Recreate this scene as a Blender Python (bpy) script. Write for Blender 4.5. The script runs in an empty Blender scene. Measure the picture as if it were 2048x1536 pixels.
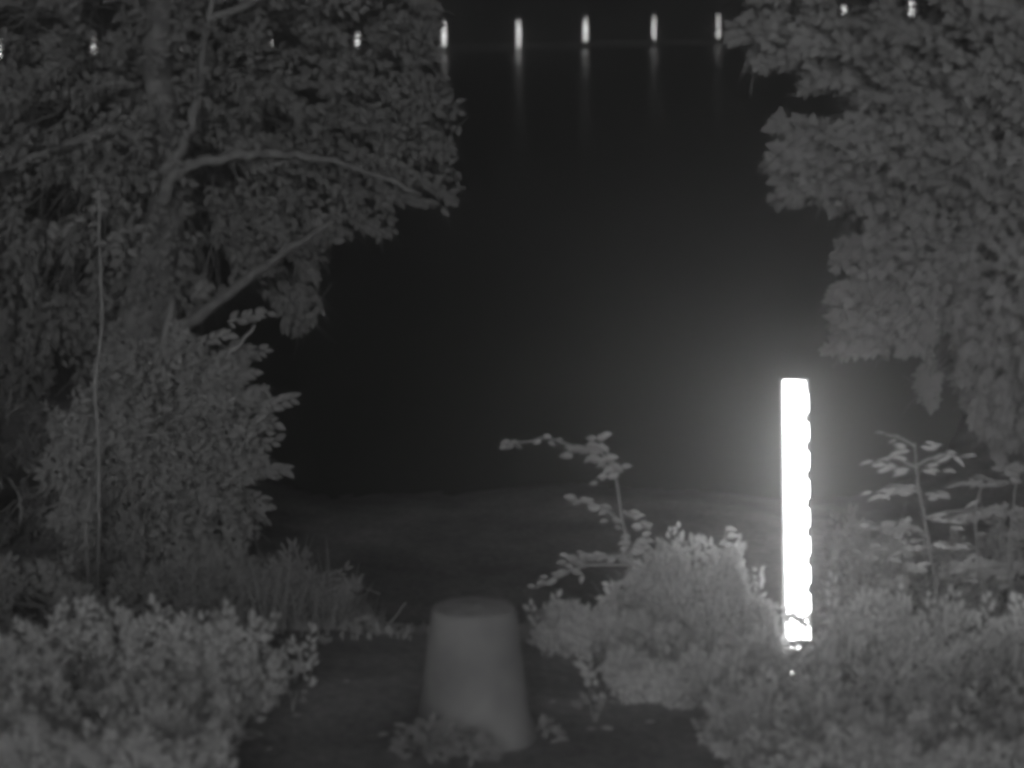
import bpy, math, random
import numpy as np
from mathutils import Vector, Matrix
random.seed(7)
rng = np.random.default_rng(7)
S = bpy.context.scene
C = S.collection
R = math.radians

# ------------------------------------------------------------------ camera
F = 5680.0                      # focal length in pixels of the 2048 wide photograph
PITCH = R(9.7)
CAMZ = 2.65
cam = bpy.data.objects.new('camera', bpy.data.cameras.new('camera'))
C.objects.link(cam)
cam.location = (0, 0, CAMZ)
cam.rotation_euler = (R(90) - PITCH, 0, 0)
cam.data.sensor_width = 36
cam.data.lens = 36 * F / 2048
cam.data.clip_end = 1000
cam.data.dof.use_dof = True
cam.data.dof.focus_distance = 14.5
cam.data.dof.aperture_fstop = 2.4
S.camera = cam
S.render.resolution_x = 1024
S.render.resolution_y = 768

# ------------------------------------------------------------------ light (infrared night view: grey, lit from behind the camera)
ELEV = R(11.5); AZ = R(1.5)         # light comes from just above and behind the camera
w = bpy.data.worlds.new('World'); S.world = w; w.use_nodes = True
nt = w.node_tree; nt.nodes.clear()
sky = nt.nodes.new('ShaderNodeTexSky'); sky.sky_type = 'NISHITA'; sky.sun_disc = False
sky.sun_elevation = ELEV; sky.sun_rotation = R(180) + AZ
bw = nt.nodes.new('ShaderNodeRGBToBW')
bg = nt.nodes.new('ShaderNodeBackground'); bg.inputs['Strength'].default_value = 0.0006
wo = nt.nodes.new('ShaderNodeOutputWorld')
nt.links.new(sky.outputs[0], bw.inputs[0]); nt.links.new(bw.outputs[0], bg.inputs['Color']); nt.links.new(bg.outputs[0], wo.inputs['Surface'])
sun = bpy.data.objects.new('sun', bpy.data.lights.new('sun', 'SUN')); C.objects.link(sun)
sun.data.energy = 1.05; sun.data.angle = R(20); sun.data.color = (1, 1, 1)
sdir = Vector((math.sin(AZ) * math.cos(ELEV), math.cos(AZ) * math.cos(ELEV), -math.sin(ELEV)))
sun.rotation_euler = sdir.to_track_quat('-Z', 'Y').to_euler()
S.view_settings.view_transform = 'Standard'
S.view_settings.look = 'None'
S.view_settings.exposure = 0
S.view_settings.gamma = 1
S.view_settings.use_curve_mapping = False
S.cycles.max_bounces = 8
S.cycles.diffuse_bounces = 5
S.cycles.transmission_bounces = 6
S.cycles.volume_bounces = 1
S.cycles.transparent_max_bounces = 8
S.cycles.pixel_filter_type = 'BLACKMAN_HARRIS'
S.cycles.filter_width = 4.0

HAZE_DENSITY = 0.0165
HAZE_G = 0.89
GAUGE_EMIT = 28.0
LAMP_CORE = 26.0
LAMP_GLASS = .55

# ------------------------------------------------------------------ helpers
def at(px, py, Y):
    """photo pixel -> point on the vertical plane y = Y"""
    a = (px - 1024) / F; b = -(py - 768) / F
    dy = math.cos(PITCH) + b * math.sin(PITCH)
    dz = -math.sin(PITCH) + b * math.cos(PITCH)
    return Vector((a / dy * Y, Y, CAMZ + dz / dy * Y))

def shore(x):
    x = max(-20, min(20, x))
    return 15.4 + 7.0 / (1 + math.exp((x + 2.0) * 4)) + 5 / (1 + math.exp(-(x - 2.9) * 4)) + 0.12 * math.sin(x * 2.3) + .05 * math.sin(x * 7)

def sm(t):
    t = min(1, max(0, t)); return t * t * (3 - 2 * t)

WATER_Z = -0.62
def gz(x, y):
    top = 0.018 * math.sin(x * 3.1 + y) + 0.012 * math.sin(y * 4.7 - x * 2)
    edge = 10.12 + 0.05 * math.sin(x * 3) - .6 * sm((x - .25) / .5)
    low = -0.54 + .02 * math.sin(x * 2.2 + y * 1.3)
    z = top * (1 - sm((y - edge) / .9)) + low * sm((y - edge) / .9)
    s = shore(x)
    if y > s - 1.0: z = z + (WATER_Z - .35 - z) * sm((y - s + 1.0) / 4.2)
    return z

def mat(name, col, rough=.8, var=.0, scale=8, spec=.2, bump=0, trans=0, emit=None, detail=6):
    m = bpy.data.materials.new(name); m.use_nodes = True
    t = m.node_tree; b = t.nodes['Principled BSDF']
    b.inputs['Roughness'].default_value = rough
    b.inputs['Specular IOR Level'].default_value = spec
    b.inputs['Base Color'].default_value = (col, col, col, 1)
    if var:
        tc = t.nodes.new('ShaderNodeTexCoord')
        n = t.nodes.new('ShaderNodeTexNoise'); n.inputs['Scale'].default_value = scale; n.inputs['Detail'].default_value = detail
        r = t.nodes.new('ShaderNodeMapRange')
        r.inputs['From Min'].default_value = .3; r.inputs['From Max'].default_value = .7
        r.inputs['To Min'].default_value = col * (1 - var); r.inputs['To Max'].default_value = col * (1 + var)
        t.links.new(tc.outputs['Object'], n.inputs['Vector']); t.links.new(n.outputs['Fac'], r.inputs['Value'])
        t.links.new(r.outputs[0], b.inputs['Base Color'])
        if bump:
            bp = t.nodes.new('ShaderNodeBump'); bp.inputs['Strength'].default_value = bump; bp.inputs['Distance'].default_value = .02
            t.links.new(n.outputs['Fac'], bp.inputs['Height']); t.links.new(bp.outputs[0], b.inputs['Normal'])
    if emit is not None:
        b.inputs['Emission Color'].default_value = (1, 1, 1, 1); b.inputs['Emission Strength'].default_value = emit
    return m

def leafmat(name, col, scale=3.0):
    """leaf: diffuse with some light passing through; clump-to-clump tone and per-leaf tone"""
    m = bpy.data.materials.new(name); m.use_nodes = True
    t = m.node_tree; t.nodes.clear()
    geo = t.nodes.new('ShaderNodeNewGeometry')
    n = t.nodes.new('ShaderNodeTexNoise'); n.inputs['Scale'].default_value = scale; n.inputs['Detail'].default_value = 3
    t.links.new(geo.outputs['Position'], n.inputs['Vector'])
    a = t.nodes.new('ShaderNodeMath'); a.operation = 'MULTIPLY_ADD'
    a.inputs[1].default_value = col * .7; a.inputs[2].default_value = col * .55
    t.links.new(n.outputs['Fac'], a.inputs[0])
    c2 = t.nodes.new('ShaderNodeMath'); c2.operation = 'MULTIPLY_ADD'
    c2.inputs[1].default_value = col * .2; t.links.new(geo.outputs['Random Per Island'], c2.inputs[0]); t.links.new(a.outputs[0], c2.inputs[2])
    d = t.nodes.new('ShaderNodeBsdfDiffuse'); tr = t.nodes.new('ShaderNodeBsdfTranslucent'); mx = t.nodes.new('ShaderNodeMixShader')
    mx.inputs[0].default_value = .54
    o = t.nodes.new('ShaderNodeOutputMaterial')
    t.links.new(c2.outputs[0], d.inputs['Color']); t.links.new(c2.outputs[0], tr.inputs['Color'])
    t.links.new(d.outputs[0], mx.inputs[1]); t.links.new(tr.outputs[0], mx.inputs[2]); t.links.new(mx.outputs[0], o.inputs['Surface'])
    return m

def tag(o, label=None, cat=None, group=None, kind=None):
    if label: o['label'] = label
    if cat: o['category'] = cat
    if group: o['group'] = group
    if kind: o['kind'] = kind
    return o

def empty(name, loc, label, cat, group=None):
    o = bpy.data.objects.new(name, None); C.objects.link(o); o.location = loc
    o.empty_display_size = .1
    return tag(o, label, cat, group)

def mesh_obj(name, verts, faces, m, parent=None, smooth=False, kind=None):
    me = bpy.data.meshes.new(name)
    V = np.asarray(verts, dtype=float).reshape(-1, 3)
    if parent is not None:
        V = V - np.array(parent_origin(parent))
    me.from_pydata(V.tolist(), [], faces)
    me.materials.append(m)
    if smooth:
        me.polygons.foreach_set('use_smooth', [True] * len(me.polygons))
    me.update()
    o = bpy.data.objects.new(name, me); C.objects.link(o)
    if parent is not None: o.parent = parent
    if kind: o['kind'] = kind
    return o

def parent_origin(p):
    v = Vector((0, 0, 0))
    while p is not None:
        v += p.location; p = p.parent
    return v

def tube(pts, radii, n=8, cap=True):
    """world-space tapered tube; returns verts, faces"""
    pts = [Vector(p) for p in pts]
    V, Fc = [], []
    for i, p in enumerate(pts):
        d = (pts[min(i + 1, len(pts) - 1)] - pts[max(i - 1, 0)]).normalized()
        a = d.cross(Vector((0.13, 1, 0.07))).normalized(); b = d.cross(a)
        for k in range(n):
            t = 2 * math.pi * k / n
            V.append(p + (a * math.cos(t) + b * math.sin(t)) * radii[i])
    for i in range(len(pts) - 1):
        for k in range(n):
            Fc.append((i * n + k, i * n + (k + 1) % n, (i + 1) * n + (k + 1) % n, (i + 1) * n + k))
    if cap:
        Fc.append(tuple(range(n - 1, -1, -1))); Fc.append(tuple((len(pts) - 1) * n + k for k in range(n)))
    return V, Fc

def curve_pts(ps, n=6):
    """Catmull-Rom through the points"""
    ps = [Vector(p) for p in ps]
    if len(ps) < 3:
        return [ps[0].lerp(ps[-1], i / n) for i in range(n + 1)]
    q = [ps[0] * 2 - ps[1]] + ps + [ps[-1] * 2 - ps[-2]]
    out = []
    for i in range(1, len(q) - 2):
        for k in range(n):
            t = k / n
            a, b, c, d = q[i - 1], q[i], q[i + 1], q[i + 2]
            out.append(.5 * ((2 * b) + (c - a) * t + (2 * a - 5 * b + 4 * c - d) * t * t + (3 * b - a - 3 * c + d) * t ** 3))
    out.append(ps[-1]); return out

def limb(name, ps, r0, r1, m, parent, wob=.012, n=8):
    pts = curve_pts(ps)
    N = len(pts)
    pts = [p + Vector((random.uniform(-wob, wob), random.uniform(-wob, wob), random.uniform(-wob, wob))) if 0 < i < N - 1 else p for i, p in enumerate(pts)]
    rad = [(r0 + (r1 - r0) * i / (N - 1)) * random.uniform(.92, 1.08) for i in range(N)]
    V, Fc = tube(pts, rad, n)
    return mesh_obj(name, V, Fc, m, parent, smooth=True)

# leaf templates: base at origin, tip at +Y, normal +Z, unit length
def T_ovate():
    y = [.0, .22, .5, .78]; wd = [.02, .24, .27, .13]
    V, Fc = [], []
    for i in range(4): V += [(-wd[i], y[i], .06 * wd[i] * 4), (0, y[i], -.05 * math.sin(y[i] * 3)), (wd[i], y[i], .06 * wd[i] * 4)]
    V.append((0, 1, -.1))
    for i in range(3):
        a = i * 3
        Fc += [(a, a + 1, a + 4, a + 3), (a + 1, a + 2, a + 5, a + 4)]
    Fc += [(9, 10, 12), (10, 11, 12)]
    return V, Fc
def T_narrow():
    y = [.0, .3, .65]; wd = [.015, .12, .10]
    V, Fc = [], []
    for i in range(3): V += [(-wd[i], y[i], .03), (0, y[i], 0), (wd[i], y[i], .03)]
    V.append((0, 1, -.16))
    for i in range(2):
        a = i * 3
        Fc += [(a, a + 1, a + 4, a + 3), (a + 1, a + 2, a + 5, a + 4)]
    Fc += [(6, 7, 9), (7, 8, 9)]
    return V, Fc
def T_lobed():
    out = [(0, 0), (.12, .10), (.42, .06), (.28, .26), (.56, .42), (.26, .50), (.22, .66), (0, 1.0)]
    full = out + [(-x, y) for x, y in out[-2:0:-1]]
    V = [(0, .38, -.03)] + [(x, y, .10 * abs(x) - .12 * y * y) for x, y in full]
    n = len(full)
    Fc = [(0, 1 + k, 1 + (k + 1) % n) for k in range(n)]
    return V, Fc
TEMPL = {'ovate': T_ovate(), 'narrow': T_narrow(), 'lobed': T_lobed()}
_shared = {}
def shared_leaf(kind, m):
    k = (kind, m.name)
    if k not in _shared:
        V, Fc = TEMPL[kind]
        me = bpy.data.meshes.new('leaf'); me.from_pydata(V, [], Fc); me.materials.append(m); me.update(); _shared[k] = me
    return _shared[k]

def frame(axis, nrm):
    y = Vector(axis).normalized(); n = Vector(nrm)
    z = (n - y * n.dot(y))
    if z.length < 1e-4: z = y.orthogonal()
    z.normalize(); x = y.cross(z)
    return x, y, z

def build_leaves(leaves, kind, m, parent, nparts=0, name='foliage'):
    """leaves: list of (pos, axis, normal, size). The nparts first are leaf parts, the rest one joined mesh"""
    org = parent_origin(parent)
    for (p, a, n, s) in leaves[:nparts]:
        x, y, z = frame(a, n)
        o = bpy.data.objects.new('leaf', shared_leaf(kind, m)); C.objects.link(o); o.parent = parent
        M = Matrix(((x.x * s, y.x * s, z.x * s, p[0] - org.x), (x.y * s, y.y * s, z.y * s, p[1] - org.y), (x.z * s, y.z * s, z.z * s, p[2] - org.z), (0, 0, 0, 1)))
        o.matrix_local = M
    rest = leaves[nparts:]
    if not rest: return
    V, Fc = TEMPL[kind]; T = np.array(V); nv = len(V)
    allV = np.empty((len(rest) * nv, 3)); faces = []
    for i, (p, a, n, s) in enumerate(rest):
        x, y, z = frame(a, n)
        B = np.array([x, y, z]) * s
        allV[i * nv:(i + 1) * nv] = T @ B + np.array(p)
        o = i * nv
        faces += [tuple(o + k for k in f) for f in Fc]
    mesh_obj(name, allV, faces, m, parent, kind='stuff')

def inside(poly, x, z):
    c = False; n = len(poly); j = n - 1
    for i in range(n):
        xi, zi = poly[i]; xj, zj = poly[j]
        if (zi > z) != (zj > z) and x < (xj - xi) * (z - zi) / (zj - zi) + xi: c = not c
        j = i
    return c
def edge_dist(poly, x, z):
    best = 9; n = len(poly)
    for i in range(n):
        ax, az = poly[i]; bx, bz = poly[(i + 1) % n]
        dx, dz = bx - ax, bz - az; L = dx * dx + dz * dz + 1e-9
        t = max(0, min(1, ((x - ax) * dx + (z - az) * dz) / L))
        d = math.hypot(x - ax - dx * t, z - az - dz * t)
        if d < best: best = d
    return best

def rag(poly, amp):
    """break a smooth outline into uneven shoots and notches"""
    out = []
    n = len(poly)
    for i in range(n):
        (x0, y0), (x1, y1) = poly[i], poly[(i + 1) % n]
        L = math.hypot(x1 - x0, y1 - y0); m_ = max(1, int(L / 22))
        for k in range(m_):
            t = k / m_
            out.append((x0 + (x1 - x0) * t + random.gauss(0, amp * .6), y0 + (y1 - y0) * t + random.uniform(-1.5, .9) * amp))
    return out

def crown(poly_px, Y, thick, ntwig, per, size, holes=(), twig=.28, droop=.25, hub=None, face=.6, keep=1.0, ragged=0):
    if ragged: poly_px = rag(poly_px, ragged)
    """a crown as leafy twigs spread through a rounded volume whose outline is poly; returns leaves (sorted: outline first) and twig tubes"""
    poly = [(at(px, py, Y).x, at(px, py, Y).z) for px, py in poly_px]
    hol = [(at(hx, hy, Y).x, at(hx, hy, Y).z, hr * Y / F, hrz * Y / F) for hx, hy, hr, hrz in holes]
    xs = [p[0] for p in poly]; zs = [p[1] for p in poly]
    hub = at(hub[0], hub[1], Y) if hub else Vector((sum(xs) / len(xs), Y, sum(zs) / len(zs)))
    leaves = []; tw = []
    tries = 0
    while len(tw) < ntwig and tries < ntwig * 20:
        tries += 1
        x = random.uniform(min(xs), max(xs)); z = random.uniform(min(zs), max(zs))
        if not inside(poly, x, z): continue
        d = edge_dist(poly, x, z)
        if keep < 1 and math.sin(x * 9 + 1.3 * math.sin(z * 7)) * math.sin(z * 11 + 2 * math.sin(x * 5)) > keep: continue
        bulge = thick * math.sqrt(min(1, d / (.7 * thick + 1e-6)))
        y = Y + random.uniform(-1, 1) * bulge * .5 
        k = y / Y
        base = Vector((x * k, y, CAMZ + (z - CAMZ) * k))
        dirv = (base - hub); dirv.y *= .5
        if dirv.length < .05: dirv = Vector((random.uniform(-1, 1), 0, random.uniform(-1, 1)))
        dirv.normalize()
        dirv = (dirv + Vector((random.gauss(0, .55), random.gauss(0, .55), random.gauss(0, .4) - droop))).normalized()
        L = twig * random.uniform(.6, 1.3)
        p0 = base - dirv * L * .6
        pts = [p0 + dirv * L * t + Vector((0, 0, -droop * L * t * t * .6)) for t in (0, .35, .7, 1)]
        ok = 0
        for j in range(per):
            t = (j + random.random()) / per
            q = p0 + dirv * L * t + Vector((0, 0, -droop * L * t * t * .6))
            kk = Y / q.y; qx, qz = q.x * kk, CAMZ + (q.z - CAMZ) * kk
            if not inside(poly, qx, qz): continue
            bad = False
            for hx, hz, hr, hrz in hol:
                if ((qx - hx) / hr) ** 2 + ((qz - hz) / hrz) ** 2 < random.uniform(.6, 1.1): bad = True; break
            if bad: continue
            side = 1 if j % 2 else -1
            sv = dirv.cross(Vector((0, -1, .3))).normalized() * side
            ax = (dirv * random.uniform(.3, .9) + sv * random.uniform(.3, .9) + Vector((0, 0, -random.uniform(0, droop * 2)))).normalized()
            nr = Vector((random.gauss(0, .38), -face - .25 + random.gauss(0, .3), .4 + random.gauss(0, .3)))
            s = size * random.uniform(.65, 1.2)
            leaves.append((edge_dist(poly, qx, qz) + (y - Y) * .15, (q, ax, nr, s))); ok += 1
        if ok > 1: tw.append(pts)
        elif ok == 0: tries += 1
    leaves.sort(key=lambda e: e[0])
    return [l[1] for l in leaves], tw

def tips(lines, Y, size, n, m, kind, parent, droop=.15, r=.004, wood=None):
    """outermost sprays: a thin twig with leaves on both sides, each leaf a part"""
    lv = []; tw = []
    for (x0, y0, x1, y1) in lines:
        a = at(x0, y0, Y); b = at(x1, y1, Y); a.y += random.uniform(-.15, .15); b.y = a.y + random.uniform(-.05, .05)
        d = (b - a); L = d.length; d.normalize(); up = Vector((-d.z, 0, d.x))
        tw.append([a, a.lerp(b, .4), a.lerp(b, .7), a.lerp(b, .93)])
        k_n = max(3, int(n * L / .2))
        for k in range(k_n):
            t = (k + random.random()) / k_n
            s_ = 1 if k % 2 else -1
            sz = size * random.uniform(.7, 1.15)
            ax = (d * random.uniform(.5, 1) + up * s_ * random.uniform(.3, .9) * (1.1 - t * .8) + Vector((0, random.gauss(0, .2), -droop * random.random()))).normalized()
            lv.append((a.lerp(b, t * .88) + Vector((0, random.uniform(-.03, .03), 0)) + up * s_ * .006, ax, (random.gauss(0, .3), -.85, .4 + random.gauss(0, .25)), sz))
    build_leaves(lv, kind, m, parent, len(lv))
    twigs(tw, r, wood, parent)

def twigs(tw, r, m, parent):
    V, Fc = [], []
    for pts in tw:
        v, f = tube(pts, [r, r * .8, r * .6, r * .3], 4, False)
        o = len(V); V += v; Fc += [tuple(o + k for k in q) for q in f]
    if V: mesh_obj('twigs', V, Fc, m, parent, kind='stuff')

def shrub(name, poly, Y, thick, nt, per, size, kind, m, lab, cat, parts, holes=(), hub=None, twig=.18, droop=.05, group=None, stems=5, layers=(), ragged=16, shoots=True):
    cx = sum(p[0] for p in poly) / len(poly); by = max(p[1] for p in poly)
    b = at(cx, by, Y); b.z = gz(b.x, Y)
    root = empty(name, b, lab, cat, group)
    lv, tw = crown(poly, Y, thick, nt, per, size, holes, twig, droop, hub=hub or (cx, by), ragged=ragged)
    for poly2, Y2, th2, n2 in layers:      # nearer mounds of the same bush
        lv2, tw2 = crown(poly2, Y2, th2, n2, per, size, (), twig, droop, hub=(cx, max(p[1] for p in poly2)), ragged=ragged)
        lv += lv2; tw += tw2
    if layers: random.shuffle(lv)
    build_leaves(lv, kind, m, root, parts); twigs(tw, .0025, M_barkp, root)
    if shoots:                              # stray shoots sticking out of the outline
        lines = []
        for pl, Yp in [(poly, Y)] + [(q[0], q[1]) for q in layers]:
            top = [(pl[i], pl[(i + 1) % len(pl)]) for i in range(len(pl)) if pl[i][1] < min(p[1] for p in pl) + 120]
            for (p_, q_) in top:
                for k in range(2):
                    t_ = random.random(); x_, y_ = p_[0] + (q_[0] - p_[0]) * t_, p_[1] + (q_[1] - p_[1]) * t_
                    if abs(p_[1] - q_[1]) > 150 or 1552 < x_ < 1630: continue
                    ex, ey = x_ + random.gauss(0, 22), y_ - random.uniform(18, 50)
                    if 1545 < ex < 1640: continue
                    lines.append((x_, y_ + 30, ex, ey, Yp))
        for Yp in {l[4] for l in lines}:
            tips([l[:4] for l in lines if l[4] == Yp], Yp, size * 1.1, 13, m, kind, root, .1, .002, M_barkp)
    ty = min(p[1] for p in poly); x0 = min(p[0] for p in poly); x1 = max(p[0] for p in poly)
    for k in range(stems):
        px = x0 + (x1 - x0) * (k + .5) / stems; e = A(px, ty + (by - ty) * random.uniform(.45, .6), Y)
        s = b + Vector(((e.x - b.x) * .4, random.uniform(-.05, .05), -.03))
        limb('stem', [s, s.lerp(e, .5) + Vector((random.uniform(-.04, .04), 0, .04)), e], .009, .004, M_barkp, root, .004, 6)
    return root
# ------------------------------------------------------------------ materials
def ground_material():
    """trodden dark soil on the path, mud and thin turf on the low shore"""
    m = bpy.data.materials.new('soil'); m.use_nodes = True; t = m.node_tree; b = t.nodes['Principled BSDF']
    b.inputs['Roughness'].default_value = .95; b.inputs['Specular IOR Level'].default_value = .1
    g = t.nodes.new('ShaderNodeNewGeometry')
    n1 = t.nodes.new('ShaderNodeTexNoise'); n1.inputs['Scale'].default_value = 2.2; n1.inputs['Detail'].default_value = 8
    n2 = t.nodes.new('ShaderNodeTexNoise'); n2.inputs['Scale'].default_value = 28; n2.inputs['Detail'].default_value = 5
    for n in (n1, n2): t.links.new(g.outputs['Position'], n.inputs['Vector'])
    a = t.nodes.new('ShaderNodeMath'); a.operation = 'MULTIPLY'; t.links.new(n1.outputs['Fac'], a.inputs[0]); t.links.new(n2.outputs['Fac'], a.inputs[1])
    r = t.nodes.new('ShaderNodeMapRange'); r.inputs['From Min'].default_value = .1; r.inputs['From Max'].default_value = .48
    r.inputs['To Min'].default_value = .19; r.inputs['To Max'].default_value = .48
    t.links.new(a.outputs[0], r.inputs['Value'])
    # mud is wet, and so darker, close to the water level
    sp = t.nodes.new('ShaderNodeSeparateXYZ'); t.links.new(g.outputs['Position'], sp.inputs[0])
    ns = t.nodes.new('ShaderNodeMath'); ns.operation = 'MULTIPLY_ADD'; ns.inputs[1].default_value = .10; t.links.new(n1.outputs['Fac'], ns.inputs[0]); t.links.new(sp.outputs['Z'], ns.inputs[2])
    wz = t.nodes.new('ShaderNodeMapRange'); wz.inputs['From Min'].default_value = WATER_Z + .05; wz.inputs['From Max'].default_value = WATER_Z + .15
    wz.inputs['To Min'].default_value = .3; wz.inputs['To Max'].default_value = 1.0; t.links.new(ns.outputs[0], wz.inputs['Value'])
    mu = t.nodes.new('ShaderNodeMath'); mu.operation = 'MULTIPLY'; t.links.new(r.outputs[0], mu.inputs[0]); t.links.new(wz.outputs[0], mu.inputs[1])
    t.links.new(mu.outputs[0], b.inputs['Base Color'])
    bp = t.nodes.new('ShaderNodeBump'); bp.inputs['Strength'].default_value = .5; bp.inputs['Distance'].default_value = .015
    t.links.new(n2.outputs['Fac'], bp.inputs['Height']); t.links.new(bp.outputs[0], b.inputs['Normal'])
    return m
M_ground = ground_material()
M_bark = mat('bark', .2, .95, .35, 14, .1, .6)
M_barkp = mat('pale_stem', .35, .9, .2, 20, .1)
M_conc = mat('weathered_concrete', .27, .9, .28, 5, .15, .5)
M_concd = mat('lightened_concrete_top', .5, .95, .25, 12, .1, .3)  # top concrete coloured lighter to offset the light only grazing it
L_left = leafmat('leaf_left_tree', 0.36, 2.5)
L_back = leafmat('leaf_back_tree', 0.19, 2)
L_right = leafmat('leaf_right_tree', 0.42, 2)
L_mid = leafmat('leaf_young_tree', 0.46, 3)
L_bush = leafmat('leaf_bush', 0.76, 3)
L_weed = leafmat('leaf_weed', 0.42, 5)
L_dim = leafmat('leaf_low', 0.46, 4)

# ------------------------------------------------------------------ setting: ground, water, far bank
def ground():
    xs = np.concatenate([np.linspace(-200, -12, 12), np.linspace(-10, -4.2, 12), np.linspace(-4, 4, 110), np.linspace(4.2, 10, 12), np.linspace(12, 200, 12)])
    ys = np.concatenate([np.linspace(-60, 6, 8), np.linspace(6.3, 24, 200), np.linspace(25, 46, 12)])
    V = []
    for y in ys:
        for x in xs:
            z = gz(x, y)
            if 6 < y < 20 and abs(x) < 4: z += random.gauss(0, .004)
            V.append((x, y, z))
    nx = len(xs)
    Fc = [(j * nx + i, j * nx + i + 1, (j + 1) * nx + i + 1, (j + 1) * nx + i) for j in range(len(ys) - 1) for i in range(nx - 1)]
    return mesh_obj('ground', V, Fc, M_ground, smooth=True, kind='structure')
ground()

def water_material():
    m = bpy.data.materials.new('river_water'); m.use_nodes = True; t = m.node_tree; b = t.nodes['Principled BSDF']
    b.inputs['Base Color'].default_value = (.006, .006, .006, 1)
    b.inputs['Roughness'].default_value = .27; b.inputs['IOR'].default_value = 1.33; b.inputs['Specular IOR Level'].default_value = .05
    g = t.nodes.new('ShaderNodeNewGeometry'); mp = t.nodes.new('ShaderNodeMapping'); mp.inputs['Scale'].default_value = (1, 1.3, 1)
    n = t.nodes.new('ShaderNodeTexNoise'); n.inputs['Scale'].default_value = 7.0; n.inputs['Detail'].default_value = 3
    bp = t.nodes.new('ShaderNodeBump'); bp.inputs['Strength'].default_value = .12; bp.inputs['Distance'].default_value = .05
    t.links.new(g.outputs['Position'], mp.inputs[0]); t.links.new(mp.outputs[0], n.inputs['Vector']); t.links.new(n.outputs['Fac'], bp.inputs['Height']); t.links.new(bp.outputs[0], b.inputs['Normal'])
    return m
# far bank follows the lamp row: nearer on the left, receding to the right
def lamp_depth(i): return 57 * (1 + .2 * i / 12)
PA = at(0, 122, lamp_depth(0)); PB = at(1823, 84, lamp_depth(12))
DIRB = Vector((PB.x - PA.x, PB.y - PA.y, 0)).normalized(); NB = Vector((-DIRB.y, DIRB.x, 0))
def bank_pt(s, off, z): 
    p = PA + DIRB * s + NB * off; return (p.x, p.y, z)
mesh_obj('water', [(-200, 11.3, WATER_Z), (200, 11.3, WATER_Z), (200, 150, WATER_Z), (-200, 150, WATER_Z)], [(0, 1, 2, 3)], water_material(), kind='structure')
prof = [(-.35, WATER_Z - .4), (-.3, WATER_Z + .10), (.0, WATER_Z + .16), (1.5, WATER_Z + .2), (6, .3), (20, 1.2), (90, 2.0)]
V = []; ss = np.linspace(-120, 160, 120)
for s in ss:
    for o, z in prof: V.append(bank_pt(s, o + .08 * math.sin(s * 1.7), z + (.03 * math.sin(s * 2.9) if z > WATER_Z else 0)))
n = len(prof)
Fc = [(i * n + j, (i + 1) * n + j, (i + 1) * n + j + 1, i * n + j + 1) for i in range(len(ss) - 1) for j in range(n - 1)]
mesh_obj('far_bank', V, Fc, mat('far_bank_soil', .05, .95, .3, .6, .05), smooth=True, kind='structure')

# ------------------------------------------------------------------ lamps on the far bank
def lathe(prof, n=12):
    V, Fc = [], []
    for r, z in prof:
        for k in range(n):
            a = 2 * math.pi * k / n; V.append((r * math.cos(a), r * math.sin(a), z))
    for i in range(len(prof) - 1):
        for k in range(n): Fc.append((i * n + k, i * n + (k + 1) % n, (i + 1) * n + (k + 1) % n, (i + 1) * n + k))
    Fc.append(tuple(range(n - 1, -1, -1))); Fc.append(tuple((len(prof) - 1) * n + k for k in range(n)))
    return V, Fc
M_glass = bpy.data.materials.new('lamp_frosted_glass'); M_glass.use_nodes = True
t = M_glass.node_tree; t.nodes.clear()
e = t.nodes.new('ShaderNodeEmission'); e.inputs['Strength'].default_value = LAMP_GLASS
tp = t.nodes.new('ShaderNodeBsdfTransparent'); mx = t.nodes.new('ShaderNodeMixShader'); mx.inputs[0].default_value = .5
o_ = t.nodes.new('ShaderNodeOutputMaterial')
t.links.new(tp.outputs[0], mx.inputs[1]); t.links.new(e.outputs[0], mx.inputs[2]); t.links.new(mx.outputs[0], o_.inputs['Surface'])
M_core = mat('lamp_tube', .8, .5, emit=LAMP_CORE)
M_post = mat('dark_lamp_metal', .03, .6, .2, 5)
# x, centre y, height px, width px, row index, wording
LAMPS = [
 (0, 103, 46, 20, 0, 'lit elongated lamp cut by the left edge of the view'),
 (187, 98, 44, 17, 1, 'lit lamp leaning slightly, seen through thin leaves left of the big trunk'),
 (365, 94, 26, 10, 2, 'lit lamp almost hidden by leaves above the big trunk'),
 (542, 90, 18, 9, 3, 'tiny speck of a lit lamp showing through the left tree crown'),
 (715, 83, 40, 18, 4, 'half hidden lit lamp behind the thin right side of the left tree crown'),
 (888, 75, 68, 22, 5, 'large lit lens shaped lamp beside the right edge of the left tree crown'),
 (1037, 72, 68, 21, 6, 'lit lens shaped lamp, first one right of the left tree over open water'),
 (1171, 68, 68, 20, 7, 'lit lens shaped lamp, middle of the three between both trees'),
 (1308, 61, 62, 15, 8, 'narrow lit lamp over open water, second to the left of the right tree'),
 (1437, 59, 62, 13, 9, 'narrow lit lamp touching the leaf tips of the right tree'),
 (1688, 20, 30, 22, 11, 'small lit lamp peeping through leaves near the top of the right tree'),
 (1823, 18, 38, 30, 12, 'short bright lamp showing through the right tree near the top right corner'),
]
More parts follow.
